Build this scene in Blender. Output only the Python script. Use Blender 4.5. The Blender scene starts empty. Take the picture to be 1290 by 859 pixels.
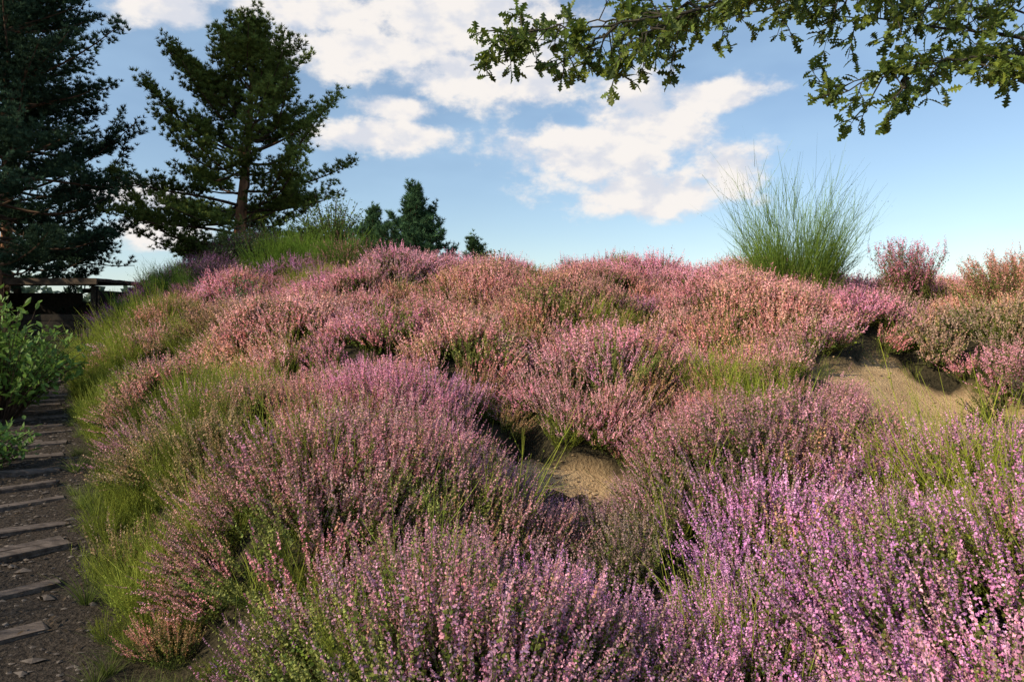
import bpy, math, numpy as np
from mathutils import Vector, Matrix
rng=np.random.default_rng(7)
sc=bpy.context.scene
sc.view_settings.view_transform='Standard'
sc.view_settings.look='None'
sc.view_settings.exposure=0
EYE=1.75

# ------------------------------------------------------------ helpers
def unit(v):
    v=np.asarray(v,float); return v/np.maximum(np.linalg.norm(v,axis=-1,keepdims=True),1e-9)
def rdir(n,r=rng): return unit(r.normal(size=(n,3)))
def sstep(a,b,t):
    t=np.clip((t-a)/(b-a),0,1); return t*t*(3-2*t)

class Acc:
    def __init__(s): s.V=[];s.L=[];s.T=[];s.C=[];s.M=[];s.n=0
    def add(s,V,F,C,mat=0):
        V=np.asarray(V,float).reshape(-1,3); F=np.asarray(F,np.int64)
        C=np.asarray(C,float)
        if C.ndim==1: C=np.tile(C,(len(V),1))
        if C.shape[1]==3: C=np.hstack([C,np.zeros((len(C),1))])
        s.V.append(V); s.L.append((F+s.n).ravel()); s.T.append(np.full(len(F),F.shape[1]))
        s.M.append(np.full(len(F),mat)); s.C.append(C); s.n+=len(V)
    def mesh(s,name,mats,smooth=False):
        V=np.vstack(s.V); L=np.concatenate(s.L); T=np.concatenate(s.T); C=np.vstack(s.C); M=np.concatenate(s.M)
        me=bpy.data.meshes.new(name)
        me.vertices.add(len(V)); me.vertices.foreach_set('co',V.ravel().astype(np.float32))
        me.loops.add(len(L)); me.loops.foreach_set('vertex_index',L.astype(np.int32))
        me.polygons.add(len(T)); st=np.concatenate([[0],np.cumsum(T)[:-1]])
        me.polygons.foreach_set('loop_start',st.astype(np.int32))
        me.update(calc_edges=True)
        a=me.attributes.new('Col','FLOAT_COLOR','POINT'); a.data.foreach_set('color',C.ravel().astype(np.float32))
        for m in mats: me.materials.append(m)
        me.polygons.foreach_set('material_index',M.astype(np.int32))
        me.polygons.foreach_set('use_smooth',np.full(len(T),smooth))
        me.update()
        return me
def obj(name,me,parent=None,link=True):
    o=bpy.data.objects.new(name,me)
    if link: sc.collection.objects.link(o)
    if parent: o.parent=parent
    return o

def quads(acc,P,size,C,r=rng,mat=0,aspect=1.0,nrm=None):
    n=len(P)
    u=rdir(n,r); w=rdir(n,r)
    if nrm is not None: w=unit(nrm+0.6*w)
    v=unit(np.cross(w,u)); u=unit(np.cross(v,w))
    s=np.broadcast_to(np.asarray(size,float),(n,))[:,None]
    V=np.stack([P-u*s,P-v*s*aspect*0.8,P+u*s,P+v*s*aspect*0.8],1)
    F=np.arange(4*n).reshape(n,4)
    acc.add(V,F,np.repeat(C,4,0) if np.ndim(C)==2 else C,mat)

def needles(acc,P,A,K,ln,wd,spread,C,r=rng,mat=0):
    n=len(P); P=np.repeat(P,K,0); A=np.repeat(A,K,0); C=np.repeat(C,K,0)
    d=unit(A+spread*rdir(n*K,r)); s=unit(np.cross(d,rdir(n*K,r)))*wd
    L=ln*r.uniform(.7,1.15,(n*K,1))
    V=np.stack([P-s,P+s,P+d*L],1)
    acc.add(V,np.arange(3*n*K).reshape(-1,3),np.repeat(C,3,0),mat)

def ribbons(acc,S,D,L,bend,segs,w,C0,C1,r=rng,mat=0,taper=.75):
    n=len(S); S=np.asarray(S); D=unit(D); L=np.broadcast_to(L,(n,))[:,None]
    side=unit(np.cross(D,rdir(n,r)))
    w=np.broadcast_to(w,(n,))[:,None]
    C0=np.broadcast_to(C0,(n,3)); C1=np.broadcast_to(C1,(n,3))
    rows=[];cols=[]
    for i in range(segs+1):
        t=i/segs
        p=S+D*L*t+bend*L*t*t
        ww=w*(1-taper*t)
        rows+= [p-side*ww,p+side*ww]; c=C0*(1-t)+C1*t; cols+=[c,c]
    V=np.stack(rows,1); C=np.stack(cols,1)
    k=2*(segs+1); base=np.arange(n)[:,None]*k
    F=[]
    for i in range(segs):
        F.append(np.stack([base[:,0]+2*i,base[:,0]+2*i+1,base[:,0]+2*i+3,base[:,0]+2*i+2],1))
    acc.add(V.reshape(-1,3),np.vstack(F),C.reshape(-1,3),mat)

def tube(acc,pts,rad,C,sides=6,mat=0):
    pts=np.asarray(pts,float); n=len(pts); rad=np.broadcast_to(rad,(n,))
    T=unit(np.gradient(pts,axis=0))
    ref=np.array([0,0,1.]) if abs(T[0][2])<.9 else np.array([1.,0,0])
    U=unit(np.cross(T,ref)); W=np.cross(T,U)
    a=np.linspace(0,2*np.pi,sides,endpoint=False)
    V=pts[:,None]+rad[:,None,None]*(U[:,None]*np.cos(a)[None,:,None]+W[:,None]*np.sin(a)[None,:,None])
    F=[]
    for i in range(n-1):
        for j in range(sides):
            F.append([i*sides+j,i*sides+(j+1)%sides,(i+1)*sides+(j+1)%sides,(i+1)*sides+j])
    acc.add(V.reshape(-1,3),F,C,mat)

def box(acc,c,sz,C,rot=0,tilt=0,mat=0,jit=0,r=rng):
    x,y,z=np.array(sz)/2
    b=min(x,y,z)*.22
    def ring(zz,i): return [(-x+i,-y+i,zz),(x-i,-y+i,zz),(x-i,y-i,zz),(-x+i,y-i,zz)]
    V=np.array(ring(-z,b)+ring(-z+b,0)+ring(z-b,0)+ring(z,b),float)
    V+=r.normal(0,1,V.shape)*jit
    M=np.array(Matrix.Rotation(rot,3,'Z')@Matrix.Rotation(tilt,3,'X'))
    V=V@M.T+np.array(c)
    F=[[3,2,1,0],[12,13,14,15]]
    for k in range(3):
        for j in range(4):
            a=k*4+j;bb=k*4+(j+1)%4
            F.append([a,bb,bb+4,a+4])
    acc.add(V,F,C,mat)

# ------------------------------------------------------------ materials
def newmat(name):
    m=bpy.data.materials.new(name); m.use_nodes=True; nt=m.node_tree; nt.nodes.clear()
    return m,nt,nt.nodes,nt.links
def foliage(name,transl=.3,tint=False,gloss=0.0,rough=.5):
    m,nt,N,L=newmat(name)
    out=N.new('ShaderNodeOutputMaterial')
    at=N.new('ShaderNodeAttribute'); at.attribute_name='Col'
    col=at.outputs['Color']
    if tint:
        ti=N.new('ShaderNodeAttribute'); ti.attribute_type='INSTANCER'; ti.attribute_name='tint'
        mu=N.new('ShaderNodeMix'); mu.data_type='RGBA'; mu.blend_type='MULTIPLY'
        L.new(at.outputs['Alpha'],mu.inputs[0]); L.new(col,mu.inputs[6]); L.new(ti.outputs['Color'],mu.inputs[7])
        col=mu.outputs[2]
    if gloss>0:
        p=N.new('ShaderNodeBsdfPrincipled'); p.inputs['Roughness'].default_value=rough
        p.inputs['Specular IOR Level'].default_value=gloss; L.new(col,p.inputs['Base Color'])
    else:
        p=N.new('ShaderNodeBsdfDiffuse'); L.new(col,p.inputs['Color'])
    t=N.new('ShaderNodeBsdfTranslucent'); L.new(col,t.inputs['Color'])
    mx=N.new('ShaderNodeMixShader'); mx.inputs[0].default_value=transl
    L.new(p.outputs[0],mx.inputs[1]); L.new(t.outputs[0],mx.inputs[2]); L.new(mx.outputs[0],out.inputs[0])
    return m
M_heather=foliage('heather_mat',.24,True)
M_broom=foliage('broom_mat',.25,True)
M_needle=foliage('pine_needle_mat',.15)
M_leaf=foliage('oak_leaf_mat',.42,False,.35,.42)
M_shrub=foliage('shrub_leaf_mat',.35,False,.3,.5)

def rough_mat(name,c1,c2,scale=8,bump=.5,dist=.02,stretch=(1,1,1),rough=.9):
    m,nt,N,L=newmat(name)
    out=N.new('ShaderNodeOutputMaterial'); p=N.new('ShaderNodeBsdfPrincipled'); p.inputs['Roughness'].default_value=rough
    p.inputs['Specular IOR Level'].default_value=.2
    geo=N.new('ShaderNodeNewGeometry'); mp=N.new('ShaderNodeMapping'); mp.inputs['Scale'].default_value=stretch
    L.new(geo.outputs['Position'],mp.inputs['Vector'])
    no=N.new('ShaderNodeTexNoise'); no.inputs['Scale'].default_value=scale; no.inputs['Detail'].default_value=6; no.inputs['Roughness'].default_value=.65
    L.new(mp.outputs[0],no.inputs['Vector'])
    cr=N.new('ShaderNodeValToRGB'); cr.color_ramp.elements[0].position=.33; cr.color_ramp.elements[1].position=.68
    cr.color_ramp.elements[0].color=(*c1,1); cr.color_ramp.elements[1].color=(*c2,1)
    L.new(no.outputs['Fac'],cr.inputs[0]); L.new(cr.outputs[0],p.inputs['Base Color'])
    b=N.new('ShaderNodeBump'); b.inputs['Strength'].default_value=bump; b.inputs['Distance'].default_value=dist
    L.new(no.outputs['Fac'],b.inputs['Height']); L.new(b.outputs[0],p.inputs['Normal'])
    L.new(p.outputs[0],out.inputs[0])
    return m
M_bark=rough_mat('pine_bark',(.10,.05,.03),(.38,.18,.09),7,.9,.05,stretch=(1,1,.3))
M_twig=rough_mat('pine_twig',(.04,.027,.02),(.14,.08,.05),9,.3,.01)
M_oakbark=rough_mat('oak_bark',(.03,.025,.018),(.10,.085,.06),14,.9,.03,stretch=(1,1,.4))
M_plank=rough_mat('weathered_wood',(.05,.038,.032),(.19,.145,.12),16,.8,.012,stretch=(.6,1.6,1))
M_roofwood=rough_mat('roof_wood',(.04,.03,.022),(.13,.09,.065),12,.6,.01,stretch=(.5,2,1))
M_stone=rough_mat('path_stone',(.07,.055,.048),(.19,.155,.13),20,.6,.01)
M_darkwood=rough_mat('dark_wood',(.012,.010,.008),(.035,.027,.02),14,.6,.01)

# ------------------------------------------------------------ terrain
def path_s(x,y): return (x+0.43+0.657*y)/1.197
def path_z(y): return np.clip(0.055*(y-3.3),-.25,.8)
SANDS=[(4.45,7.3,1.15,1.15),(0.30,5.9,.78,.34),(3.8,6.3,.5,.4)]
def sand_w(x,y):
    w=np.zeros_like(x)
    for cx,cy,rx,ry in SANDS:
        d=np.sqrt(((x-cx)/rx)**2+((y-cy)/ry)**2)+.12*np.sin(x*5.1+y*3)+.1*np.sin(y*7.3-x*4)
        w=np.maximum(w,1-sstep(.78,1.08,d))
    return w
def base_h(x,y):
    s=path_s(x,y)
    A=sstep(4.8,13.6,y)-.55*sstep(14.6,24,y)
    t=np.clip((s-.5)/7,0,1); Bx=1-(1-t)**2
    z=path_z(y)+1.42*A*Bx*(1-.30*sstep(2.2,9.5,x))
    z+=.14*sstep(.55,1.6,s)
    z+=.22*sstep(0,5,x)*sstep(0,3,y)*(1-sstep(7,13,y))
    z+=1.75*np.exp(-(((x+6.5)/4.2)**2+((y-21)/4.0)**2))*sstep(.5,3,s)
    z+=.15*np.exp(-(((x+3.2)/1.6)**2+((y-12.6)/1.8)**2))
    z+=.25*sstep(.6,2.2,-s)
    off=sstep(.6,1.4,np.abs(s))
    z+=off*(.12*np.sin(x*1.3+.6*y)*np.cos(y*1.1-.4*x)+.07*np.sin(2.7*x-1.9*y))
    far=sstep(24,60,np.sqrt(x*x+(y-8)**2))
    z=z*(1-far)+(-.6)*far
    w=sand_w(x,y)
    z+=w*np.where(x>2.5,.15*(y-7.3)-.10,.12*(y-5.8)+.03)
    return z
dc=[]
rd=np.random.default_rng(11)
tries=0
while tries<12000:
    tries+=1
    x=rd.uniform(-12,13); y=rd.uniform(1.2,25)
    R=rd.uniform(.28,.92)*(1 if y<15 else 1.2)
    if dc:
        a=np.array(dc); 
        if np.any(np.hypot(a[:,0]-x,a[:,1]-y)<.80*(a[:,2]+R)): continue
    h_=min(.62,rd.uniform(.7,1.15)*R*.85)
    if abs(x-.2)<.9 and 4.2<y<5.9: h_*=.42
    if abs(x-3.7)<1.2 and 4.8<y<7.0: h_*=.5
    dc.append((x,y,R,h_))
dc=np.array(dc)
def bump(x,y):
    sh=x.shape; x=x.ravel(); y=y.ravel(); best=np.zeros(len(x)); idx=np.zeros(len(x),int)
    wx=x+.10*np.sin(y*4.3+x*1.7); wy=y+.10*np.sin(x*3.9-y*2.1)
    for k in range(len(dc)):
        cx,cy,R,H=dc[k]
        R2=R*1.24
        sel=np.nonzero((np.abs(wx-cx)<R2)&(np.abs(wy-cy)<R2))[0]
        if len(sel)==0: continue
        d=((wx[sel]-cx)**2+(wy[sel]-cy)**2)/R2**2
        v=H*np.sqrt(np.clip(1-d,0,1))
        up=v>best[sel]; best[sel[up]]=v[up]; idx[sel[up]]=k
    return best.reshape(sh),idx.reshape(sh)
def heath_mask(x,y):
    s=path_s(x,y)
    m=sstep(.75,1.3,s)+sstep(1.0,1.6,-s)*.5
    m*=1-sstep(.15,.6,sand_w(x,y))
    return m
def ground(x,y):
    x=np.asarray(x,float); y=np.asarray(y,float)
    b,_=bump(x,y)
    return base_h(x,y)+.70*b*heath_mask(x,y)
def axis(lo,hi,st,far):
    a=np.arange(lo,hi,st); g=[st]; 
    while sum(g)<far: g.append(g[-1]*1.22)
    g=np.cumsum(g[1:])
    return np.concatenate([(lo-g)[::-1],a,a[-1]+g])
gx=axis(-14,14,.09,900); gy=axis(-2,26,.09,900)
X,Y=np.meshgrid(gx,gy,indexing='xy'); Z=ground(X,Y)
ny,nx=X.shape
micro=np.random.default_rng(3).normal(0,.006,X.shape)*(np.abs(X)<14)*(Y<26)*(Y>-2)
Z=Z+micro
S_=path_s(X,Y)
pathw=1-sstep(.46,.66,np.abs(S_)); pathw*=(Y<17)*(Y>-2)
far=sstep(20,40,np.hypot(X,Y))
C=np.stack([sand_w(X,Y),pathw,far,np.ones_like(X)],-1).reshape(-1,4)
ii=(np.arange(ny-1)[:,None]*nx+np.arange(nx-1)[None]).ravel()
acc=Acc(); acc.add(np.stack([X,Y,Z],-1).reshape(-1,3),np.stack([ii,ii+1,ii+nx+1,ii+nx],1),C)
m,nt,N,L=newmat('ground_mat')
out=N.new('ShaderNodeOutputMaterial'); p=N.new('ShaderNodeBsdfPrincipled'); p.inputs['Roughness'].default_value=.95; p.inputs['Specular IOR Level'].default_value=.1
at=N.new('ShaderNodeAttribute'); at.attribute_name='Col'; sep=N.new('ShaderNodeSeparateColor'); L.new(at.outputs['Color'],sep.inputs[0])
geo=N.new('ShaderNodeNewGeometry')
def noise(scale,det=6,ro=.6):
    n=N.new('ShaderNodeTexNoise'); n.inputs['Scale'].default_value=scale; n.inputs['Detail'].default_value=det; n.inputs['Roughness'].default_value=ro
    L.new(geo.outputs['Position'],n.inputs['Vector']); return n
def ramp(src,c1,c2,a=.35,b=.65):
    r=N.new('ShaderNodeValToRGB'); r.color_ramp.elements[0].position=a; r.color_ramp.elements[1].position=b
    r.color_ramp.elements[0].color=(*c1,1); r.color_ramp.elements[1].color=(*c2,1); L.new(src,r.inputs[0]); return r.outputs[0]
def mixc(f,a,b):
    x=N.new('ShaderNodeMix'); x.data_type='RGBA'; L.new(f,x.inputs[0]); L.new(a,x.inputs[6]); L.new(b,x.inputs[7]); return x.outputs[2]
n1=noise(5); n2=noise(38); n3=noise(1.1)
soil=ramp(n2.outputs[0],(.022,.02,.012),(.075,.06,.035))
sand=ramp(n1.outputs[0],(.46,.29,.15),(.70,.49,.27))
sand2=ramp(n2.outputs[0],(.34,.21,.115),(.66,.46,.26),.3,.55)
mm=N.new('ShaderNodeMix'); mm.data_type='RGBA'; mm.inputs[0].default_value=.45; L.new(sand,mm.inputs[6]); L.new(sand2,mm.inputs[7])
dirt=ramp(n2.outputs[0],(.03,.023,.018),(.09,.07,.055))
grass=ramp(n3.outputs[0],(.05,.06,.025),(.12,.11,.05))
c=mixc(sep.outputs[0],soil,mm.outputs[2]); c=mixc(sep.outputs[1],c,dirt); c=mixc(sep.outputs[2],c,grass)
L.new(c,p.inputs['Base Color'])
ad=N.new('ShaderNodeMath'); ad.operation='ADD'; L.new(n1.outputs[0],ad.inputs[0]); L.new(n2.outputs[0],ad.inputs[1])
b=N.new('ShaderNodeBump'); b.inputs['Strength'].default_value=.8; b.inputs['Distance'].default_value=.06
L.new(ad.outputs[0],b.inputs['Height']); L.new(b.outputs[0],p.inputs['Normal']); L.new(p.outputs[0],out.inputs[0])
obj('heath_ground',acc.mesh('heath_ground',[m],True))

# ------------------------------------------------------------ scatter (geometry nodes)
def scatter(name,pts,mats,scl,tint,idx,coll):
    me=bpy.data.meshes.new(name); n=len(pts)
    me.vertices.add(n); me.vertices.foreach_set('co',np.asarray(pts,np.float32).ravel())
    eul=np.array([Matrix(m.tolist()).to_euler() for m in mats],np.float32)
    for nm,ty,d,key in (('rot','FLOAT_VECTOR',eul,'vector'),('scl','FLOAT_VECTOR',np.asarray(scl,np.float32),'vector')):
        a=me.attributes.new(nm,ty,'POINT'); a.data.foreach_set(key,d.ravel())
    a=me.attributes.new('tint','FLOAT_COLOR','POINT'); t4=np.hstack([tint,np.ones((n,1))]).astype(np.float32); a.data.foreach_set('color',t4.ravel())
    a=me.attributes.new('idx','INT','POINT'); a.data.foreach_set('value',np.asarray(idx,np.int32))
    o=obj(name,me)
    g=bpy.data.node_groups.new(name+'_gn','GeometryNodeTree')
    g.interface.new_socket('Geometry',in_out='INPUT',socket_type='NodeSocketGeometry')
    g.interface.new_socket('Geometry',in_out='OUTPUT',socket_type='NodeSocketGeometry')
    gi=g.nodes.new('NodeGroupInput'); go=g.nodes.new('NodeGroupOutput')
    iop=g.nodes.new('GeometryNodeInstanceOnPoints'); ci=g.nodes.new('GeometryNodeCollectionInfo')
    ci.inputs['Collection'].default_value=coll; ci.inputs['Separate Children'].default_value=True; ci.inputs['Reset Children'].default_value=True
    def na(nm,t):
        q=g.nodes.new('GeometryNodeInputNamedAttribute'); q.data_type=t; q.inputs['Name'].default_value=nm; return q.outputs['Attribute']
    g.links.new(gi.outputs[0],iop.inputs['Points']); g.links.new(ci.outputs[0],iop.inputs['Instance'])
    iop.inputs['Pick Instance'].default_value=True
    g.links.new(na('idx','INT'),iop.inputs['Instance Index']); g.links.new(na('rot','FLOAT_VECTOR'),iop.inputs['Rotation'])
    g.links.new(na('scl','FLOAT_VECTOR'),iop.inputs['Scale']); g.links.new(iop.outputs[0],go.inputs[0])
    md=o.modifiers.new('scatter','NODES'); md.node_group=g
    return o
def align(nrm,ang):
    out=[]
    z=unit(nrm)
    for k in range(len(z)):
        q=Vector((0,0,1)).rotation_difference(Vector(z[k])).to_matrix()@Matrix.Rotation(ang[k],3,'Z')
        out.append(np.array(q))
    return out

hc=bpy.data.collections.new('heather_clumps')
def heather_proto(seed,lod,order):
    r=np.random.default_rng(seed); a=Acc()
    n=44 if lod==0 else 40
    th=r.uniform(0,2*np.pi,n); ti=np.radians(54)*np.sqrt(r.uniform(0,1,n))*r.uniform(.7,1,n)
    D=np.stack([np.sin(ti)*np.cos(th),np.sin(ti)*np.sin(th),np.cos(ti)],1)
    S=D*[.07,.07,0]; Ls=r.uniform(.17,.32,n)*(1-.1*ti)
    bend=np.array([0,0,.28])*np.sin(ti)[:,None]
    brown=np.array([.085,.06,.035]); green=np.array([.15,.17,.045])
    ribbons(a,S,D,Ls,bend,2,.0024 if lod==0 else .0035,brown,green,r)
    sp=[];sd=[];sl=[]
    for k in range(n):
        m=3 if r.random()<.6 else 4
        for j in range(m):
            t=1.0 if j==0 else r.uniform(.45,.9)
            p=S[k]+D[k]*Ls[k]*t+bend[k]*Ls[k]*t*t
            dd=unit(D[k]*.8+np.array([0,0,.85])+r.normal(0,.26,3)*(0.4 if j==0 else 1))
            sp.append(p); sd.append(dd); sl.append(r.uniform(.07,.15)*(1.15 if j==0 else .85))
    sp=np.array(sp);sd=np.array(sd);sl=np.array(sl)
    if lod==0: ribbons(a,sp,sd,sl,np.zeros(3),1,.0016,green,green,r)
    K=25 if lod==0 else 11; q=len(sp)
    t=np.tile(np.linspace(.10,1.0,K),(q,1))
    P=sp[:,None]+sd[:,None]*(sl[:,None]*t)[...,None]+r.normal(0,1,(q,K,3))*((.0048 if lod==0 else .0058)*(1.12-t*.8))[...,None]
    sz=((.0061 if lod==0 else .0098)*(1.1-.5*t)*r.uniform(.8,1.2,(q,K)))
    v=r.uniform(.7,1.28,(q,1,1))*r.uniform(.75,1.2,(q,K,1))
    hue=r.normal(0,.05,(q,1,3))
    C=np.clip(v*(1+hue)*np.ones(3),0,1.35)
    fade=(r.random(q)<.10)[:,None,None]
    C=np.where(fade,C*np.array([.72,.85,.5]),C)
    C4=np.concatenate([C,np.ones((q,K,1))],2)
    lo=(t<.34)&(r.random((q,K))<.5)
    C4[lo]=[.17,.18,.055,0]
    quads(a,P.reshape(-1,3),sz.ravel(),C4.reshape(-1,4),r)
    K2=11 if lod==0 else 6; t=r.uniform(0,1,(q,K2))
    back=sp-sd*sl[:,None]*.9
    P=back[:,None]+sd[:,None]*(sl[:,None]*t*1.12)[...,None]+r.normal(0,.007,(q,K2,3))
    P[...,2]=np.maximum(P[...,2],.005)
    gC=np.array([.12,.145,.035])*r.uniform(.5,1.5,(q*K2,1))*(1+r.normal(0,.1,(q*K2,3)))  # lower foliage green darkened to paint shade inside the clump
    quads(a,P.reshape(-1,3),r.uniform(.005,.009,q*K2)*(1 if lod==0 else 1.45),np.hstack([gC,np.zeros((q*K2,1))]),r)
    me=a.mesh('heather_clump',[M_heather]); o=bpy.data.objects.new('heather_clump_%02d'%order,me); hc.objects.link(o)
for s in range(5): heather_proto(100+s,0,s)
for s in range(5): heather_proto(120+s,1,5+s)

rs=np.random.default_rng(21)
def cand(x0,x1,y0,y1,dens):
    n=int((x1-x0)*(y1-y0)*dens); return rs.uniform(x0,x1,n),rs.uniform(y0,y1,n)
xs=[];ys=[]
for a4 in ((-11,12.5,1.3,7,21),(-11,13,7,15.0,16),(-12,10,15.0,25,7)):
    x,y=cand(*a4); xs.append(x); ys.append(y)
x=np.concatenate(xs); y=np.concatenate(ys)
s=path_s(x,y)
keep=(np.abs(x)<.82*y+1.2)
keep&=((s>np.where(y<4.4,.62,.85)+.3*rs.random(len(x)))|((s<-.95)&(y>6)&(rs.random(len(x))<.5)))
keep&=sand_w(x,y)<.25
b,ix=bump(x,y)
H=dc[ix,3]; 
keep&=(b>.32*H)|((s<1.3)&(y<4.4))
keep&=~((np.hypot((x-.27)/.6,(y-5.4)/.34)<1))
keep&=~((np.hypot((x-3.6)/.7,(y-5.9)/.4)<1))
keep&=~((s<2.1)&(y>5.2)&(rs.random(len(x))<.6))
keep&=~((y>15)&(x>1))
x=x[keep];y=y[keep];b=b[keep];ix=ix[keep];H=H[keep]
z=ground(x,y); e=.05
gxn=(ground(x+e,y)-ground(x-e,y))/(2*e); gyn=(ground(x,y+e)-ground(x,y-e))/(2*e)
nr=np.stack([-gxn*.75,-gyn*.75,np.ones_like(x)],1)+rs.normal(0,.10,(len(x),3))
nr[:,2]=np.abs(nr[:,2])
ms=align(nr,rs.uniform(0,6.28,len(x)))
scl=(.62+.5*b/np.maximum(H,.05))*rs.uniform(.82,1.15,len(x))*np.where(y<4,.92,1.0)*(.88+.3*dc[ix,2])
low=((np.abs(x-.25)<.8)&(y>4.2)&(y<5.9))|((np.abs(x-3.6)<1.2)&(y>4.6)&(y<7))
scl=np.where(low,scl*.74,scl)
wide=np.where(y>7,1.16,1.06)
scl3=np.stack([scl*wide,scl*wide,scl],1)
rdm=np.random.default_rng(5)
pk=np.array([.94,.39,.49]); sal=np.array([.95,.50,.37]); mau=np.array([.84,.39,.74]); brn=np.array([.62,.36,.20]); grn=np.array([.28,.29,.085])
domt=[]
for k in range(len(dc)):
    X0,Y0=dc[k,:2]
    fm=np.clip(.08+.78*(1-sstep(3.2,7.5,Y0))*sstep(-2.4,.2,X0)+rdm.normal(0,.18),0,1)  # mauve bloom share, raised in the near field to paint soft shade
    fs=np.clip(.38+.25*np.sin(X0*.9+Y0*.7)+rdm.normal(0,.28)+.3*(1-sstep(-4,-1,X0)),0,1)
    t=pk*(1-fs)+sal*fs; t=t*(1-fm)+mau*fm
    u_=rdm.random()
    if u_<.12: t=.55*t+.45*brn
    elif u_<.16: t=.4*t+.6*grn
    domt.append(t*rdm.uniform(.80,1.12))
domt=np.array(domt)
tint=domt[ix]*rs.uniform(.78,1.2,(len(x),1))*(1+rs.normal(0,.05,(len(x),3)))
gg=rs.random(len(x)); tint[gg<.07]=grn*rs.uniform(.8,1.3,((gg<.07).sum(),1))
sel=(gg>.07)&(gg<.11); tint[sel]=brn*rs.uniform(.8,1.3,(sel.sum(),1))
tint=np.clip(tint,0,.98)
back_shade=(y>15)&(x<-4); tint[back_shade]*=np.array([.6,.5,.8])  # back-left heather tint darkened and purpled to paint shade
iid=np.where(y<7.5,rs.integers(0,5,len(x)),5+rs.integers(0,5,len(x)))
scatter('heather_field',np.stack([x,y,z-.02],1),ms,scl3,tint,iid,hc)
print('heather',len(x))

# ------------------------------------------------------------ broom
def broom_geo(a,seed,n,h,tilt,r0=.12,w=.0028,nb=6,lean=(0,0,0),lf=3,bn=.09,g=(1,1,1)):
    r=np.random.default_rng(seed); g=np.array(g)
    th=r.uniform(0,2*np.pi,n); ti=np.radians(tilt)*np.sqrt(r.uniform(0,1,n))
    D=np.stack([np.sin(ti)*np.cos(th),np.sin(ti)*np.sin(th),np.cos(ti)],1)+np.array(lean)
    S=np.stack([r0*np.sqrt(r.random(n))*np.cos(th),r0*np.sqrt(r.random(n))*np.sin(th),np.zeros(n)],1)
    L=h*r.uniform(.4,1.0,n); bend=r.normal(0,bn,(n,3))+np.array([0,0,.03])
    k=r.uniform(.65,1.4,(n,1)); c0=np.array([.07,.10,.025])*k*g; c1=np.array([.27,.31,.075])*k*g
    ribbons(a,S,D,L,bend,4,w*1.3,c0,c1,r)
    t=r.uniform(.2,.85,(n,nb))
    P=(S[:,None]+D[:,None]*(L[:,None]*t)[...,None]+bend[:,None]*(L[:,None]*t*t)[...,None]).reshape(-1,3)
    DD=unit(np.repeat(D,nb,0)+r.normal(0,.30,(n*nb,3)))
    LL=np.repeat(L,nb)*r.uniform(.18,.42,n*nb)
    kk=np.repeat(k,nb,0)
    ribbons(a,P,DD,LL,np.array([0,0,.12]),2,w*.8,np.array([.12,.165,.04])*kk*g,np.array([.28,.33,.09])*kk*g,r)
    m=n*nb*lf; q=r.integers(0,n*nb,m)
    P2=P[q]+DD[q]*(LL[q]*r.random(m)*.9)[:,None]+r.normal(0,.006,(m,3))
    quads(a,P2,r.uniform(.004,.009,m)*(w/.0028)**.5,np.array([.17,.225,.055])*g*r.uniform(.6,1.4,(m,1))*np.ones(3),r)
def setalpha(a):
    a.C=[np.hstack([c[:,:3],np.ones((len(c),1))]) for c in a.C]
bc=bpy.data.collections.new('broom_tufts')
for k,(n,h,t) in enumerate(((70,.75,34),(85,.95,30),(60,.6,44),(90,.85,38))):
    a=Acc(); broom_geo(a,300+k,n,h,t,w=.0032); setalpha(a)
    bc.objects.link(bpy.data.objects.new('broom_tuft_%d'%k,a.mesh('broom_tuft',[M_broom])))
a=Acc(); broom_geo(a,320,24,1.0,42,.10,.0030,5,bn=.16); setalpha(a); bc.objects.link(bpy.data.objects.new('broom_tuft_4',a.mesh('broom_tuft',[M_broom])))
a=Acc(); r=np.random.default_rng(9); n=90
th=r.uniform(0,6.28,n); ti=r.uniform(.05,.7,n)
D=np.stack([np.sin(ti)*np.cos(th),np.sin(ti)*np.sin(th),np.cos(ti)],1)
ribbons(a,D*[.05,.05,0],D,r.uniform(.18,.45,n),D*[.5,.5,-.2],4,.003,np.array([.12,.16,.04]),np.array([.28,.31,.11]),r,taper=.9)
setalpha(a); bc.objects.link(bpy.data.objects.new('broom_tuft_5',a.mesh('broom_tuft',[M_broom])))

B=[]
rb=np.random.default_rng(31)
def put(x,y,s,i,t=(1,1,1)): B.append((x,y,s,i,*t))
def cluster(cx,cy,rx,ry,n,s0,s1,ids,t=(1,1,1)):
    for _ in range(n):
        aa=rb.uniform(0,6.28); q=math.sqrt(rb.random())
        k=rb.uniform(.72,1.22)
        put(cx+rx*q*math.cos(aa),cy+ry*q*math.sin(aa),rb.uniform(s0,s1)*(1.1-.35*q),int(rb.choice(ids)),(t[0]*k,t[1]*k,t[2]*k))
br=(1.28,1.17,.80)
for cy_ in (2.4,2.8,3.3,3.9,4.5,5.1,5.7,6.3,7.0,7.7,8.4,9.2,10.0,10.8,11.6,12.4):
    for q_ in range(3 if cy_>5 else 2):
        ss=rb.uniform(.64,.9) if q_==0 else rb.uniform(.9,2.1 if cy_>5.2 else 1.3); xx=ss*1.197-.43-.657*cy_
        g=rb.uniform(.65,1.25); f=(.8+.03*cy_)*(.8 if q_==0 else 1)*(.75 if cy_<3.5 else 1)
        cluster(xx,cy_+rb.uniform(-.2,.2),.22,.22,4,.5*f,.95*f,[0,2,3],(br[0]*g,br[1]*g,br[2]*g))
cluster(-7.6,13.4,1.1,.7,16,1.05,1.6,[0,2,3],(1.35,1.25,.85))
cluster(-6.5,10.9,.6,.6,10,.95,1.25,[0,2,3],(1.5,1.4,.9))
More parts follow.
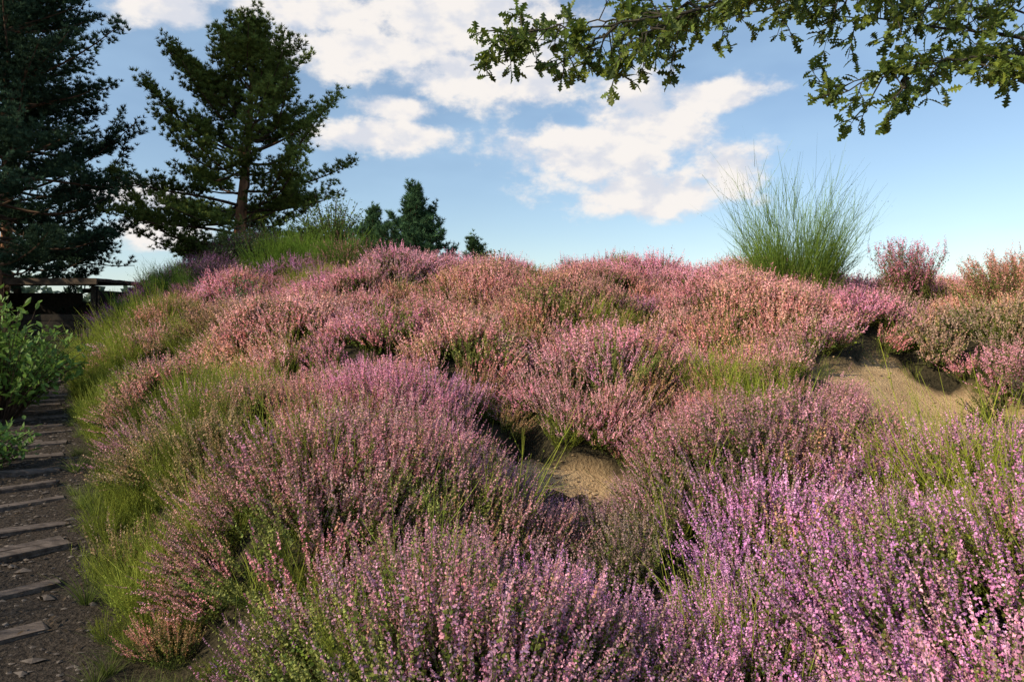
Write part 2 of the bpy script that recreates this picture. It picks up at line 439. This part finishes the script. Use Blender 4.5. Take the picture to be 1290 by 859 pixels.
cluster(-4.1,14.2,.5,.4,8,.9,1.2,[0,1,3],(1.35,1.2,.7))
cluster(-5.6,17.2,1.2,.7,24,1.0,1.6,[0,2,3],(.75,.95,.6))
cluster(-4.0,16.9,1.2,.5,22,1.0,1.5,[0,2,3],(.7,.9,.6))
cluster(-3.0,16.0,.8,.4,12,.7,1.05,[0,2,3],(.75,.95,.6))
cluster(-1.5,16.0,.5,.4,8,.6,.9,[0,2,3],(.9,1.0,.6))
cluster(-8.4,16.5,1.2,1,14,1.0,1.5,[0,2,3],(.55,.75,.55))
cluster(1.3,9.5,.42,.35,10,.8,1.05,[0,2,3],(1.5,1.4,.8))
cluster(-1.3,10.2,.3,.3,5,.6,.8,[0,2],(1.3,1.2,.8))
cluster(2.2,6.9,.35,.6,8,.75,1.05,[0,4,4],(1.4,1.3,.75))
cluster(2.0,5.4,.35,.5,6,.75,.95,[4,4,0],(1.35,1.3,.8))
cluster(-1.25,4.7,.3,.4,6,.6,.8,[0,2,4],(1.15,1.2,.75))
cluster(-1.9,4.3,.3,.3,3,.5,.6,[4,2],(1,1,.8))
cluster(2.15,3.3,.4,.5,10,.65,.9,[4,4,0],(1.5,1.35,.7))
cluster(1.75,2.6,.35,.3,6,.6,.8,[4],(1.5,1.35,.7))
cluster(2.6,4.2,.5,.5,6,.6,.85,[4,0,4],(1.4,1.3,.7))
cluster(.75,2.6,.25,.2,3,.6,.75,[4],(1.4,1.3,.8))
cluster(-.35,2.6,.25,.2,3,.6,.75,[4],(1.3,1.3,.8))
cluster(-2.9,7.9,.8,.8,9,.55,.8,[4,5,0],(1.3,1.2,.8))
cluster(4.9,11.7,.9,.3,10,.6,.9,[0,2,3],(1.2,1.35,.7))
for _ in range(130):
    yy=rb.uniform(3,13); xx=rb.uniform(-.6*yy,.75*yy)
    if path_s(xx,yy)>1 and max(sand_w(np.array([xx]*4),np.array([yy,yy+.5,yy+1.0,yy+1.5])))<.1: put(xx,yy,rb.uniform(.45,.85),int(rb.choice([4,4,5,5,2])),np.array((1.3,1.2,.75))*rb.uniform(.8,1.2))
for _ in range(220):
    yy=rb.uniform(2.0,12); sd=rb.choice([-1,1,1])*rb.uniform(.44,.95)
    put(sd*1.197-.43-.657*yy,yy,rb.uniform(.25,.7),5,np.array((.9,.95,.75))*rb.uniform(.7,1.1))
for _ in range(9):
    aa=rb.uniform(-3,3); put(4.45+1.1*math.cos(aa),7.3+1.1*math.sin(aa),rb.uniform(.3,.5),int(rb.choice([4,5])),(1.2,1.1,.8))
cluster(-4.9,2.7,.4,1.1,12,.85,1.2,[0,1,3],(.8,.9,.8))  # off-frame broom added to cast shade on the path
cluster(-8.3,10.0,.8,1.8,14,.9,1.4,[0,1,3],(.6,.75,.7))
cluster(-10.3,13.5,1.0,1.5,12,.85,1.2,[0,1,3],(.55,.7,.6))
Ba=np.array(B,float)
pz=ground(Ba[:,0],Ba[:,1])
nrm=np.stack([rb.normal(0,.12,len(Ba)),rb.normal(0,.12,len(Ba)),np.ones(len(Ba))],1)
scatter('broom_thicket',np.stack([Ba[:,0],Ba[:,1],pz-.02],1),align(nrm,rb.uniform(0,6.28,len(Ba))),
        np.repeat(Ba[:,2:3],3,1),np.clip(Ba[:,4:7],0,2.0),Ba[:,3].astype(int),bc)
M_broomS=foliage('broom_stem_mat',.22)
def gz(x,y): return float(ground(np.array([x]),np.array([y]))[0])
a=Acc(); broom_geo(a,400,260,2.2,31,.42,.0044,8,bn=.17,g=(.78,.98,.75)); broom_geo(a,401,340,1.2,46,.5,.0050,8,g=(.85,1.0,.7))
o=obj('broom_bush',a.mesh('broom_bush',[M_broomS])); o.location=(4.95,12.0,gz(4.95,12.0)-.03)

def tall_heather(name,x,y,h,tilt,n,col,seed,dens=24,gcol=(.13,.145,.04)):
    r=np.random.default_rng(seed); a=Acc()
    th=r.uniform(0,6.28,n); ti=np.radians(tilt)*np.sqrt(r.random(n))
    D=np.stack([np.sin(ti)*np.cos(th),np.sin(ti)*np.sin(th),np.cos(ti)],1)
    S=D*[.12,.12,0]; Ls=h*r.uniform(.45,.9,n); bend=np.array([0,0,.25])*np.sin(ti)[:,None]
    ribbons(a,S,D,Ls,bend,4,.004,np.array([.07,.05,.03]),np.array([.11,.11,.04]),r)
    nb=7; t=r.uniform(.35,1,(n,nb)); t[:,0]=1
    sp=(S[:,None]+D[:,None]*(Ls[:,None]*t)[...,None]+bend[:,None]*(Ls[:,None]*t*t)[...,None]).reshape(-1,3)
    sd=unit(np.repeat(D,nb,0)*.8+[0,0,.6]+r.normal(0,.32,(n*nb,3))); sl=r.uniform(.10,.2,n*nb)
    q=len(sp); K=dens; tt=np.tile(np.linspace(.1,1,K),(q,1))
    P=sp[:,None]+sd[:,None]*(sl[:,None]*tt)[...,None]+r.normal(0,.009,(q,K,3))
    Cc=np.array(col)*r.uniform(.55,1.2,(q,1,1))*r.uniform(.75,1.25,(q,K,1))
    quads(a,P.reshape(-1,3),(.0105*(1.1-.5*tt)).ravel(),np.clip(Cc.reshape(-1,3),0,.95),r)
    K=24; tt=r.uniform(-1.8,.5,(q,K))
    P=sp[:,None]+sd[:,None]*(sl[:,None]*tt)[...,None]+r.normal(0,.02,(q,K,3))
    P[...,2]=np.maximum(P[...,2],.02)
    quads(a,P.reshape(-1,3),r.uniform(.007,.013,q*K),np.array(gcol)*r.uniform(.6,1.5,(q*K,1))*np.ones(3),r)
    o=obj(name,a.mesh(name,[M_broomS])); o.location=(x,y,gz(x,y)-.03); return o
tall_heather('tall_heather_bush',6.5,11.2,1.25,30,120,(.90,.34,.46),50)
tall_heather('tall_heather_bush',7.2,9.9,1.0,62,130,(.84,.40,.32),51,gcol=(.14,.17,.04))
tall_heather('tall_heather_bush',7.9,10.5,1.1,55,130,(.84,.40,.34),52,gcol=(.14,.17,.04))
tall_heather('tall_heather_bush',5.65,6.9,.75,62,110,(.86,.40,.46),54)
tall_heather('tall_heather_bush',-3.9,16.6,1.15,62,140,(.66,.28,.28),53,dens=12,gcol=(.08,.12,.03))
tall_heather('tall_heather_bush',-7.0,16.4,.9,66,120,(.34,.16,.30),55,dens=12,gcol=(.05,.06,.03))  # dark purple bloom and foliage colours stand in for shade

# ------------------------------------------------------------ pines
def pine(name,x,y,H,Rmax,seed,col,crown0=.1,prof=None,whorl=.42,lean=(0,0),tr=.17,needle=.15,wd=.013,K=18,dens=1.0,thick=.13,skip=.12,zoff=-.1,el0=2):
    r=np.random.default_rng(seed); a=Acc(); nt_=14
    ts=np.linspace(0,1,nt_)
    tp=np.stack([lean[0]*ts+.12*min(1,H/4)*np.sin(ts*5+seed),lean[1]*ts+.1*min(1,H/4)*np.cos(ts*4+seed),H*ts],1)
    tube(a,tp,tr*(1-ts*.93),np.array([.2,.1,.06]),8,0)
    def tpos(t): return np.array([np.interp(t,ts,tp[:,i]) for i in range(3)])
    NP=[];ND=[];NC=[]
    h=crown0*H; up=np.array([0,0,1.])
    while h<H*.985:
        t=h/H; nb=r.integers(5,8); az0=r.uniform(0,6.28)
        for k in range(nb):
            if r.random()<skip and t<.85: continue
            L=max(.15,Rmax*prof(t)*r.uniform(.55,1.15))
            az=az0+k*6.283/nb+r.normal(0,.25)
            el=np.radians(el0+50*t**1.3+r.normal(0,10))
            d=np.array([math.cos(az)*math.cos(el),math.sin(az)*math.cos(el),math.sin(el)])
            seg=8; u=np.linspace(0,1,seg)
            wob=r.normal(0,.05,3)
            hh=min(.97,t+r.normal(0,.015))
            p0=tpos(hh)
            pts=p0+d*(L*u)[:,None]+up*(L*.10*u**2.2)[:,None]-up*(L*.10*np.sin(u*3.1))[:,None]+wob*(L*np.sin(u*4))[:,None]
            tube(a,pts,(.010+.012*L)*(1-.8*u),np.array([.15,.09,.06]),4,2)
            ns=max(4,int(L/.10*dens)); cb=r.uniform(.6,1.4)
            for j in range(ns):
                f=r.uniform(.34,1.0) if L>.8 else r.uniform(.05,1.)
                p=np.array([np.interp(f,u,pts[:,i]) for i in range(3)])
                sgn=r.choice([-1,1]); side=np.cross(d,up); side/=np.linalg.norm(side)+1e-6
                sd=unit(d*.7+side*sgn*r.uniform(.2,1.1)+up*r.uniform(-.1,.75))
                sl=min((.20+.25*L*(1-f)+.1)*r.uniform(.7,1.2),.85)*(1 if H>4 else .6)
                q=p+sd*sl+up*sl*.15
                m=max(3,int(sl/.085))
                v=r.uniform(.15,1.05,m)[:,None]
                NP.append(p+(q-p)*v+r.normal(0,thick*.5,(m,3))*[1,1,.7]); ND.append(np.tile(sd*.6+up*.6,(m,1))+r.normal(0,.35,(m,3)))
                ct=np.array(col)*cb*r.uniform(.7,1.4,(m,1)); NC.append(ct*np.ones(3))
        h+=whorl*r.uniform(.7,1.25)*(1-.45*t)
    NP=np.vstack(NP);ND=unit(np.vstack(ND));NC=np.vstack(NC)
    needles(a,NP,ND,K,needle,wd,.85,NC,r,1)
    o=obj(name,a.mesh(name,[M_bark,M_needle,M_twig])); o.location=(x,y,gz(x,y)+zoff)
    print(name,len(NP)); return o
def prof2(t): return float(np.interp(t,[0,.08,.2,.35,.5,.65,.8,.92,1],[.84,1.03,1.08,1.02,.92,.76,.52,.28,.08]))
pine('pine_tree',-8.7,22,11.2-gz(-8.7,22),3.4,4,(.145,.18,.045),.07,prof2,.44,(.2,0),.24,skip=.12,dens=1.25,thick=.17)
def prof1(t): return float(np.interp(t,[0,.15,.35,.6,.8,1],[.9,1,.97,.92,.75,.2]))
pine('pine_tree',-12.9,17,13.5,3.6,8,(.05,.085,.05),.15,prof1,.50,(-.5,0),.24,K=18,wd=.012,needle=.13,skip=.06,thick=.17,dens=1.15)  # both far-left pines: needle colour darkened and blued to stand in for shade
pine('pine_tree',-15.4,20.5,12.5,3.6,12,(.04,.068,.045),.06,prof1,.6,(.3,0),.2,K=15,skip=.06)
def profy(t): return float(np.interp(t,[0,.3,.6,.85,1],[1,.82,.50,.2,.06]))
pine('young_pine_tree',-2.4,16.6,2.55,1.3,17,(.07,.13,.06),.03,profy,.17,(0,0),.04,.12,.009,16,dens=2.6,thick=.07,zoff=-.4,skip=0,el0=18)
pine('young_pine_tree',-1.0,18.2,1.6,.8,18,(.07,.12,.05),.05,profy,.2,(0,0),.03,.11,.009,16,dens=2,thick=.07,zoff=-.5,el0=18)
pine('young_pine_tree',-3.5,17.6,2.1,1.2,19,(.06,.11,.05),.05,profy,.2,(0,0),.03,.11,.009,16,dens=2,thick=.08,zoff=-.5,el0=18)

a=Acc(); r=np.random.default_rng(77)
for k in range(230):
    az=r.uniform(-62,62); d=r.uniform(120,260); hx=d*math.sin(math.radians(az)); hy=d*math.cos(math.radians(az))
    hh=r.uniform(4.5,9); n=120
    P=rdir(n,r)*r.uniform(.5,1,(n,1))*[hh*.45,hh*.45,hh*.5]+[hx,hy,hh*.5-.6]
    quads(a,P,r.uniform(.4,.9,n),np.array([.07,.10,.06])*r.uniform(.6,1.4,(n,1))*np.ones(3),r)
obj('distant_trees',a.mesh('distant_trees',[M_shrub]))

# ------------------------------------------------------------ leafy shrubs
lt=np.array([(0,0,0),(.25,.16,.03),(.25,-.16,.03),(.6,.2,.02),(.6,-.2,.02),(1,0,-.08),(.3,0,0),(.62,0,-.02)])
lf=[[0,6,1],[0,2,6],[1,6,7],[1,7,3],[2,7,6],[2,4,7],[3,7,5],[4,5,7]]
def stamp(acc,tv,tf,P,X,size,C,r,mat=0,updir=.8):
    n=len(P); X=unit(X); Zr=unit(np.array([0,0,1])*updir+r.normal(0,.45,(n,3))); Yv=unit(np.cross(Zr,X)); Zv=np.cross(X,Yv)
    s=np.broadcast_to(size,(n,))[:,None,None]
    V=P[:,None]+s*(X[:,None]*tv[None,:,0:1]+Yv[:,None]*tv[None,:,1:2]+Zv[:,None]*tv[None,:,2:3])
    k=len(tv); F=(np.array(tf)[None]+(np.arange(n)*k)[:,None,None]).reshape(-1,len(tf[0]))
    acc.add(V.reshape(-1,3),F,np.repeat(C,k,0),mat)
def shrub(name,x,y,h,R,n,seed,col,leaf=.07):
    r=np.random.default_rng(seed); a=Acc()
    th=r.uniform(0,6.28,n); q=np.sqrt(r.random(n))
    tip=np.stack([R*q*np.cos(th),R*q*np.sin(th),h*(1-.55*q**2)*r.uniform(.5,1.08,n)],1)
    for k in range(n):
        b0=tip[k]*[.15,.15,0]; u=np.linspace(0,1,5)[:,None]
        pts=b0*(1-u)+tip[k]*u+np.array([0,0,.25*h])*(u*(1-u))
        tube(a,pts,np.linspace(.009,.003,5),(.1,.08,.05),4,0)
        m=22; t=r.uniform(.25,1,m)[:,None]
        P=b0*(1-t)+tip[k]*t+np.array([0,0,.25*h])*(t*(1-t))+r.normal(0,.035,(m,3))
        X=unit(tip[k]-b0)*.4+rdir(m,r)
        stamp(a,lt,lf,P,X,leaf*r.uniform(.6,1.2,m),np.array(col)*r.uniform(.65,1.4,(m,1))*np.ones(3),r,1)
    o=obj(name,a.mesh(name,[M_twig,M_shrub])); o.location=(x,y,gz(x,y)-.02)
shrub('leafy_shrub',-7.0,9.3,1.9,1.15,130,61,(.16,.26,.05),.12)
shrub('leafy_shrub',-5.35,6.8,.7,.58,46,62,(.14,.24,.05),.085)
shrub('leafy_shrub',-5.2,13.2,.9,.5,40,63,(.09,.15,.05),.07)
shrub('leafy_shrub',-4.9,18.6,1.7,1.3,190,64,(.13,.19,.045),.09)
shrub('leafy_shrub',-6.9,18.0,1.4,1.2,170,66,(.07,.11,.035),.08)
shrub('leafy_shrub',-3.6,17.8,1.3,1.0,130,67,(.07,.12,.04),.08)
shrub('leafy_shrub',-.4,14.4,.85,.7,34,65,(.16,.20,.05),.06)

# ------------------------------------------------------------ path steps
root=bpy.data.objects.new('wooden_steps',None); sc.collection.objects.link(root)
r=np.random.default_rng(91)
ang=math.atan2(1,-.657)-math.pi/2
yy=1.2; k=0
while yy<15.5:
    xc=-.47-.657*yy; zz=float(base_h(np.array([xc]),np.array([yy]))[0])
    a=Acc(); box(a,(0,0,0),(.86*r.uniform(.85,1.04),.12*r.uniform(.7,1.25),.10),(.2,.16,.13),jit=.007,r=r)
    if r.random()<.4: box(a,(r.uniform(-.15,.15),.16,-.010),(r.uniform(.4,.8),.10,.08),(.2,.16,.13),rot=r.normal(0,.08),jit=.007,r=r)
    k+=1
    o=obj('tread_%d'%k,a.mesh('tread',[M_plank]),root); o.location=(xc+r.normal(0,.04),yy,zz-.016+r.normal(0,.008)); o.rotation_euler=(r.normal(0,.04),r.normal(0,.02),ang+r.normal(0,.08))
    yy+=r.uniform(.38,.6)
a=Acc()
for k in range(14):
    y0=2.0+k*1.0; xc=-.43-.657*y0-.57*1.197; zz=float(base_h(np.array([xc]),np.array([y0]))[0])
    box(a,(xc,y0,zz+.03),(.06,1.15,.14),(.2,.15,.1),rot=ang,jit=.006,r=r)
o=obj('edge_board',a.mesh('edge_board',[M_plank]),root)
a=Acc()
ico=np.array([(1,0,0),(-1,0,0),(0,1,0),(0,-1,0),(0,0,1),(0,0,-1)],float); icf=[[0,2,4],[2,1,4],[1,3,4],[3,0,4],[2,0,5],[1,2,5],[3,1,5],[0,3,5]]
n=1800; yv=r.uniform(2,14,n); sv=r.uniform(-.5,.52,n); xv=sv*1.197-.43-.657*yv
zv=base_h(xv,yv); V=[];F=[]
for k in range(n):
    s=r.uniform(.005,.02) if r.random()<.96 else r.uniform(.025,.045)
    V.append((ico+r.normal(0,.18,(6,3)))*[s*1.4,s,s*.5]+[xv[k],yv[k],zv[k]+.003]); F.append(np.array(icf)+6*k)
a.add(np.vstack(V),np.vstack(F),(.2,.17,.14)); obj('path_gravel',a.mesh('path_gravel',[M_stone]))
a=Acc(); n=1600; yv=r.uniform(2,13,n); sv=r.uniform(-.6,.8,n); xv=sv*1.197-.43-.657*yv
stamp(a,lt,lf,np.stack([xv,yv,base_h(xv,yv)+.01+r.random(n)*.03],1),rdir(n,r)*[1,1,.2],r.uniform(.02,.045,n),np.array([.12,.08,.045])*r.uniform(.4,1.5,(n,1))*np.ones(3),r,updir=2)
obj('leaf_litter',a.mesh('leaf_litter',[M_shrub]))
a=Acc(); V=[];F=[];n=0
while n<320:
    cx,cy,rx,ry=SANDS[r.integers(0,3)]; px_=cx+rx*r.normal(0,.45); py_=cy+ry*r.normal(0,.45)
    zz=gz(px_,py_); s=r.uniform(.006,.024); V.append((ico+r.normal(0,.18,(6,3)))*[s*1.3,s,s*.7]+[px_,py_,zz+.004]); F.append(np.array(icf)+6*n); n+=1
M_clod=rough_mat('sand_clod',(.30,.20,.11),(.55,.39,.23),20,.4,.01)
a.add(np.vstack(V),np.vstack(F),(.2,.17,.14)); obj('sand_pebbles',a.mesh('sand_pebbles',[M_clod]))

# ------------------------------------------------------------ wooden shelter
sh=bpy.data.objects.new('wooden_shelter',None); sc.collection.objects.link(sh)
bx,by=-12.2,18.2; bz=gz(bx,by); rt=2.66
def part(nm,boxes,mat):
    a=Acc()
    for c_,s_ in boxes: box(a,c_,s_,(.2,.2,.2),jit=.003,r=r)
    obj(nm,a.mesh(nm,[mat]),sh)
part('roof',[((bx,by-.9+.31*k,rt+.03+.001*(k%2)),(3.6,.29,.09)) for k in range(7)],M_roofwood)
part('fascia',[((bx,by-1.12,rt-.01),(3.64,.05,.16))],M_roofwood)
part('posts',[((bx+dx,by+dy,(bz+rt)/2-.06),(.13,.13,rt-bz-.1)) for dx in (-1.6,1.6) for dy in (-.85,.85)],M_darkwood)
wx=bx+.30
part('back_wall',[(((bx-1.7+wx-.14)/2,by+.94,(bz+rt)/2-.1),(wx-.14-bx+1.7,.04,rt-bz-.25)),
  (((bx+1.7+wx+.14)/2,by+.94,(bz+rt)/2-.1),(bx+1.7-wx-.14,.04,rt-bz-.25)),
  ((wx,by+.94,(bz+2.18)/2),(.275,.04,2.18-bz)),
  ((wx,by+.94,2.50),(.275,.04,.12))],M_darkwood)
part('side_walls',[((bx-1.72,by,(bz+rt)/2-.1),(.04,1.8,rt-bz-.25)),((bx+1.72,by,(bz+rt)/2-.1),(.04,1.8,rt-bz-.25))],M_darkwood)
part('front_boards',[((bx,by-.93,bz+.10+.17*k),(3.3,.04,.155)) for k in range(6)],M_darkwood)

# ------------------------------------------------------------ oak
half=[(0,.02),(.12,.04),(.2,.14),(.29,.06),(.38,.24),(.47,.08),(.58,.31),(.70,.10),(.80,.24),(.89,.10),(1,0)]
tv=[(x_,0,0) for x_,_ in half]+[(x_,y_,.12*y_+.03) for x_,y_ in half]+[(x_,-y_,.12*y_+.03) for x_,y_ in half]
n_=len(half); tf=[]
for i in range(n_-1):
    tf.append([i,i+1,n_+i+1,n_+i]); tf.append([i,2*n_+i,2*n_+i+1,i+1])
tv=np.array(tv,float); tv[:,2]-=.12*tv[:,0]**2
a=Acc(); r=np.random.default_rng(123)
tx,ty=8.6,5.2; tz=gz(tx,ty)
def limb(pts,r0,r1,pw=1.0): 
    pts=np.array(pts,float); 
    u=np.linspace(0,1,len(pts)); uu=np.linspace(0,1,len(pts)*5)
    P=np.stack([np.interp(uu,u,pts[:,i]) for i in range(3)],1); 
    for _ in range(3): P[1:-1]=(P[:-2]+P[1:-1]*2+P[2:])/4
    P[1:-1]+=r.normal(0,.014,(len(P)-2,3))
    tube(a,P,r1+(r0-r1)*(1-np.linspace(0,1,len(P)))**pw,(.1,.1,.1),7,0); return P
limb([(tx,ty,tz-.2),(tx+.05,ty,2),(tx,ty+.05,4),(tx-.1,ty,6),(tx,ty,8)],.26,.12)
LP=[];LX=[];LC=[];LS=[]
def twig(p,d,L,nl,rr=.005):
    u=np.linspace(0,1,5)[:,None]; sag=np.array([0,0,-.12*L]); w=r.normal(0,.06*L,3)
    pts=p+d*L*u+sag*u**2+w*np.sin(u*3)
    tube(a,pts,np.linspace(rr,rr*.35,5),(.1,.1,.1),4,0)
    for k in range(nl):
        t=1-.75*r.random()**1.6; q=p+d*L*t+sag*t*t+w*math.sin(t*3)
        LP.append(q); LX.append(unit(d*.5+rdir(1,r)[0]+[0,0,-.1])); LS.append(r.uniform(.055,.10)); LC.append(np.array([.13,.18,.035])*r.uniform(.5,1.55)*(np.array([1.3,1.12,.8]) if r.random()<.3 else 1))
    return pts
def clothe(P,start,step,Lt,down=-.25,nl=8):
    seg=np.linalg.norm(np.diff(P,axis=0),axis=1); cum=np.concatenate([[0],np.cumsum(seg)]); s_=start
    while s_<cum[-1]:
        p=np.array([np.interp(s_,cum,P[:,i]) for i in range(3)]); i=max(1,min(np.searchsorted(cum,s_),len(P)-1)); t=unit(P[i]-P[i-1])
        d=unit(t*.5+r.normal(0,.6,3)*[.6,1,.9]+[0,0,down*r.random()])
        L=Lt*r.uniform(.5,1.15)
        pts=twig(p,d,L,nl)
        if r.random()<.9: twig(pts[2],unit(d+r.normal(0,.6,3)),L*.6,nl-1,.0035)
        if r.random()<.8: twig(pts[3],unit(d+r.normal(0,.6,3)),L*.5,nl-1,.0035)
        s_+=step*r.uniform(.6,1.4)
    twig(P[-1],unit(P[-1]-P[-3]),Lt*.5,nl)
A1=limb([(tx,ty,4.4),(6,4.8,4.6),(4,4.3,4.35),(2.6,4.1,4.0),(1.65,4.0,3.72),(1.05,4.0,3.55),(.55,3.95,3.42),(.15,4.0,3.43),(-.10,4.05,3.45)],.07,.004,2.6)
clothe(A1,6.3,.085,.27,-.2)
for pts,L_ in (([(1.9,4.05,3.82),(1.5,4.2,3.76),(1.1,4.3,3.70),(.8,4.4,3.70)],.24),([(1.0,4.0,3.54),(.8,3.9,3.40),(.62,3.85,3.24)],.18),([(.6,3.95,3.43),(.45,4.0,3.33),(.3,4.0,3.25)],.17),([(.15,4.0,3.43),(.02,4.0,3.38),(-.1,4.0,3.35)],.15),
   ([(2.6,4.1,4.0),(2.1,4.4,3.85),(1.6,4.6,3.80),(1.2,4.7,3.8)],.28),([(1.7,4.0,3.75),(1.5,3.9,3.64),(1.25,3.8,3.56)],.2),([(1.1,4.0,3.56),(.7,4.3,3.62),(.3,4.5,3.68)],.22),([(2.4,4.1,3.95),(2.1,4.0,3.7),(1.9,4.0,3.58)],.22)):
    clothe(limb(pts,.010,.003),.05,.085,L_,-.1)
A2=limb([(tx,ty,3.6),(6,4.8,3.75),(4.2,4.4,3.56),(3.3,4.2,3.38),(2.7,4.1,3.31),(2.2,4.0,3.18),(1.85,3.95,3.04)],.06,.004,2.4)
clothe(A2,4.0,.085,.24,-.1,8)
for pts,L_ in (([(3.3,4.2,3.44),(2.9,4.3,3.56),(2.4,4.3,3.62),(2.0,4.3,3.64)],.26),([(4.0,4.3,3.54),(3.5,4.0,3.46),(3.1,3.8,3.38)],.22),
   ([(4.6,4.6,3.7),(3.9,4.6,3.78),(3.2,4.6,3.82),(2.7,4.5,3.80)],.3),([(4.2,4.4,3.9),(3.4,4.2,3.8),(2.7,4.1,3.72),(2.2,4.1,3.66)],.28),([(2.3,4.0,3.19),(2.25,3.9,3.09),(2.15,3.85,2.99)],.15),([(3.0,4.2,3.38),(2.8,4.0,3.28),(2.65,3.9,3.20)],.15)):
    clothe(limb(pts,.012,.003),.05,.09,L_,0,8)
for k in range(26):
    z0=r.uniform(4.6,8); az=r.uniform(0,6.28); L=r.uniform(1.8,3.4); e=np.array([math.cos(az),math.sin(az),.35])
    if e[0]<-.3 and z0<6: continue
    P=limb([(tx,ty,z0),np.array([tx,ty,z0])+e*L*.5,np.array([tx,ty,z0])+e*L],.05,.01); clothe(P,.7,.3,.5,0,8)
stamp(a,tv,tf,np.array(LP),np.array(LX),np.array(LS),np.array(LC)*np.ones(3),r,1)
obj('oak_tree',a.mesh('oak_tree',[M_oakbark,M_leaf]))
print('oak leaves',len(LP))

# ------------------------------------------------------------ light
sd=unit(np.array([-.87,-.49,0])); el=math.radians(29)
to=Vector((sd[0]*math.cos(el),sd[1]*math.cos(el),math.sin(el)))
sun=bpy.data.lights.new('sun','SUN'); sun.energy=5.0; sun.angle=math.radians(.5); sun.color=(1,.88,.66)
so=bpy.data.objects.new('sun',sun); so.rotation_euler=to.to_track_quat('Z','Y').to_euler(); sc.collection.objects.link(so)

w=bpy.data.worlds.new('World'); sc.world=w; w.use_nodes=True; nt=w.node_tree; N=nt.nodes; L=nt.links; N.clear()
try: w.cycles.sampling_method='NONE'
except Exception as ex: print(ex)
sky=N.new('ShaderNodeTexSky'); sky.sky_type='NISHITA'; sky.sun_disc=False; sky.sun_elevation=el; sky.sun_rotation=math.atan2(to.x,to.y)
sky.air_density=1.0; sky.dust_density=.4; sky.ozone_density=1.5
def vm(op,a,b=None):
    q=N.new('ShaderNodeVectorMath'); q.operation=op
    for i,v in enumerate((a,b)):
        if v is None: continue
        if isinstance(v,(tuple,list)): q.inputs[i].default_value=v
        else: L.new(v,q.inputs[i])
    return q
def M(op,a,b):
    q=N.new('ShaderNodeMath'); q.operation=op
    for i,v in enumerate((a,b)):
        if isinstance(v,(int,float)): q.inputs[i].default_value=v
        else: L.new(v,q.inputs[i])
    return q.outputs[0]
def MR(v,a,b,c,d):
    q=N.new('ShaderNodeMapRange'); q.interpolation_type='SMOOTHSTEP'; L.new(v,q.inputs[0])
    for i,k in enumerate((a,b,c,d)): q.inputs[i+1].default_value=k
    return q.outputs[0]
tc=N.new('ShaderNodeTexCoord'); D0=tc.outputs['Generated']
blobs=[(725,195,74,42),(800,165,82,48),(890,122,62,17),(815,244,95,24),(915,213,50,26),
 (482,172,70,19),(505,136,48,14),(575,100,75,28),(660,85,80,38),(450,62,130,28),(560,15,150,42),(400,12,120,33),(200,10,60,20),
 (165,248,50,15),(205,290,45,18)]
cur=None
for (px,py,rx,rz) in blobs:
    v=Vector(((px-645)/860,1,(400-py)/860)); ln=v.length; v.normalize()
    s1=vm('SUBTRACT',D0,tuple(v)); s2=vm('MULTIPLY',s1.outputs[0],(860*ln/rx/1.3,3.0,860*ln/rz/1.4)); s3=vm('LENGTH',s2.outputs[0])
    dd=M('SUBTRACT',1.0,s3.outputs['Value']); cur=dd if cur is None else M('MAXIMUM',cur,dd)
cur=M('MAXIMUM',cur,-1.0)
def nz(vec,det,scale=11):
    q=N.new('ShaderNodeTexNoise'); q.inputs['Scale'].default_value=scale; q.inputs['Detail'].default_value=det; q.inputs['Roughness'].default_value=.6
    L.new(vec,q.inputs['Vector']); return q.outputs['Fac']
st=vm('MULTIPLY',D0,(1,1,1.6)).outputs[0]
na_=nz(st,7,13); nb_=nz(vm('ADD',st,(-.020,0,.030)).outputs[0],3,13)
d1=M('ADD',cur,M('MULTIPLY',M('SUBTRACT',na_,.5),2.3))
alpha=MR(d1,-.10,.52,0,.98)
mpw=N.new('ShaderNodeMapping'); mpw.inputs['Scale'].default_value=(1,1,2.6); L.new(D0,mpw.inputs[0])
wisp=MR(nz(mpw.outputs[0],4,2.6),.36,.72,.08,.36)
lit=MR(M('SUBTRACT',na_,nb_),-.14,.10,0,1)
cm=N.new('ShaderNodeMix'); cm.data_type='RGBA'; L.new(lit,cm.inputs[0]); cm.inputs[6].default_value=(.74,.76,.83,1); cm.inputs[7].default_value=(.98,.93,.89,1)
b1=N.new('ShaderNodeBackground'); L.new(sky.outputs[0],b1.inputs[0]); b1.inputs[1].default_value=.15
bw=N.new('ShaderNodeBackground'); bw.inputs[0].default_value=(.52,.75,.98,1)
b2=N.new('ShaderNodeBackground'); L.new(cm.outputs[2],b2.inputs[0]); b2.inputs[1].default_value=.98
m1=N.new('ShaderNodeMixShader'); L.new(wisp,m1.inputs[0]); L.new(b1.outputs[0],m1.inputs[1]); L.new(bw.outputs[0],m1.inputs[2])
mx=N.new('ShaderNodeMixShader'); L.new(alpha,mx.inputs[0]); L.new(m1.outputs[0],mx.inputs[1]); L.new(b2.outputs[0],mx.inputs[2])
ow=N.new('ShaderNodeOutputWorld'); L.new(mx.outputs[0],ow.inputs[0])

cam=bpy.data.cameras.new('camera'); cam.lens=24; cam.sensor_width=36; cam.clip_end=3000; cam.clip_start=.05; cam.shift_y=-.023
co=bpy.data.objects.new('camera',cam); co.location=(0,0,EYE); co.rotation_euler=(math.pi/2,0,0); sc.collection.objects.link(co); sc.camera=co
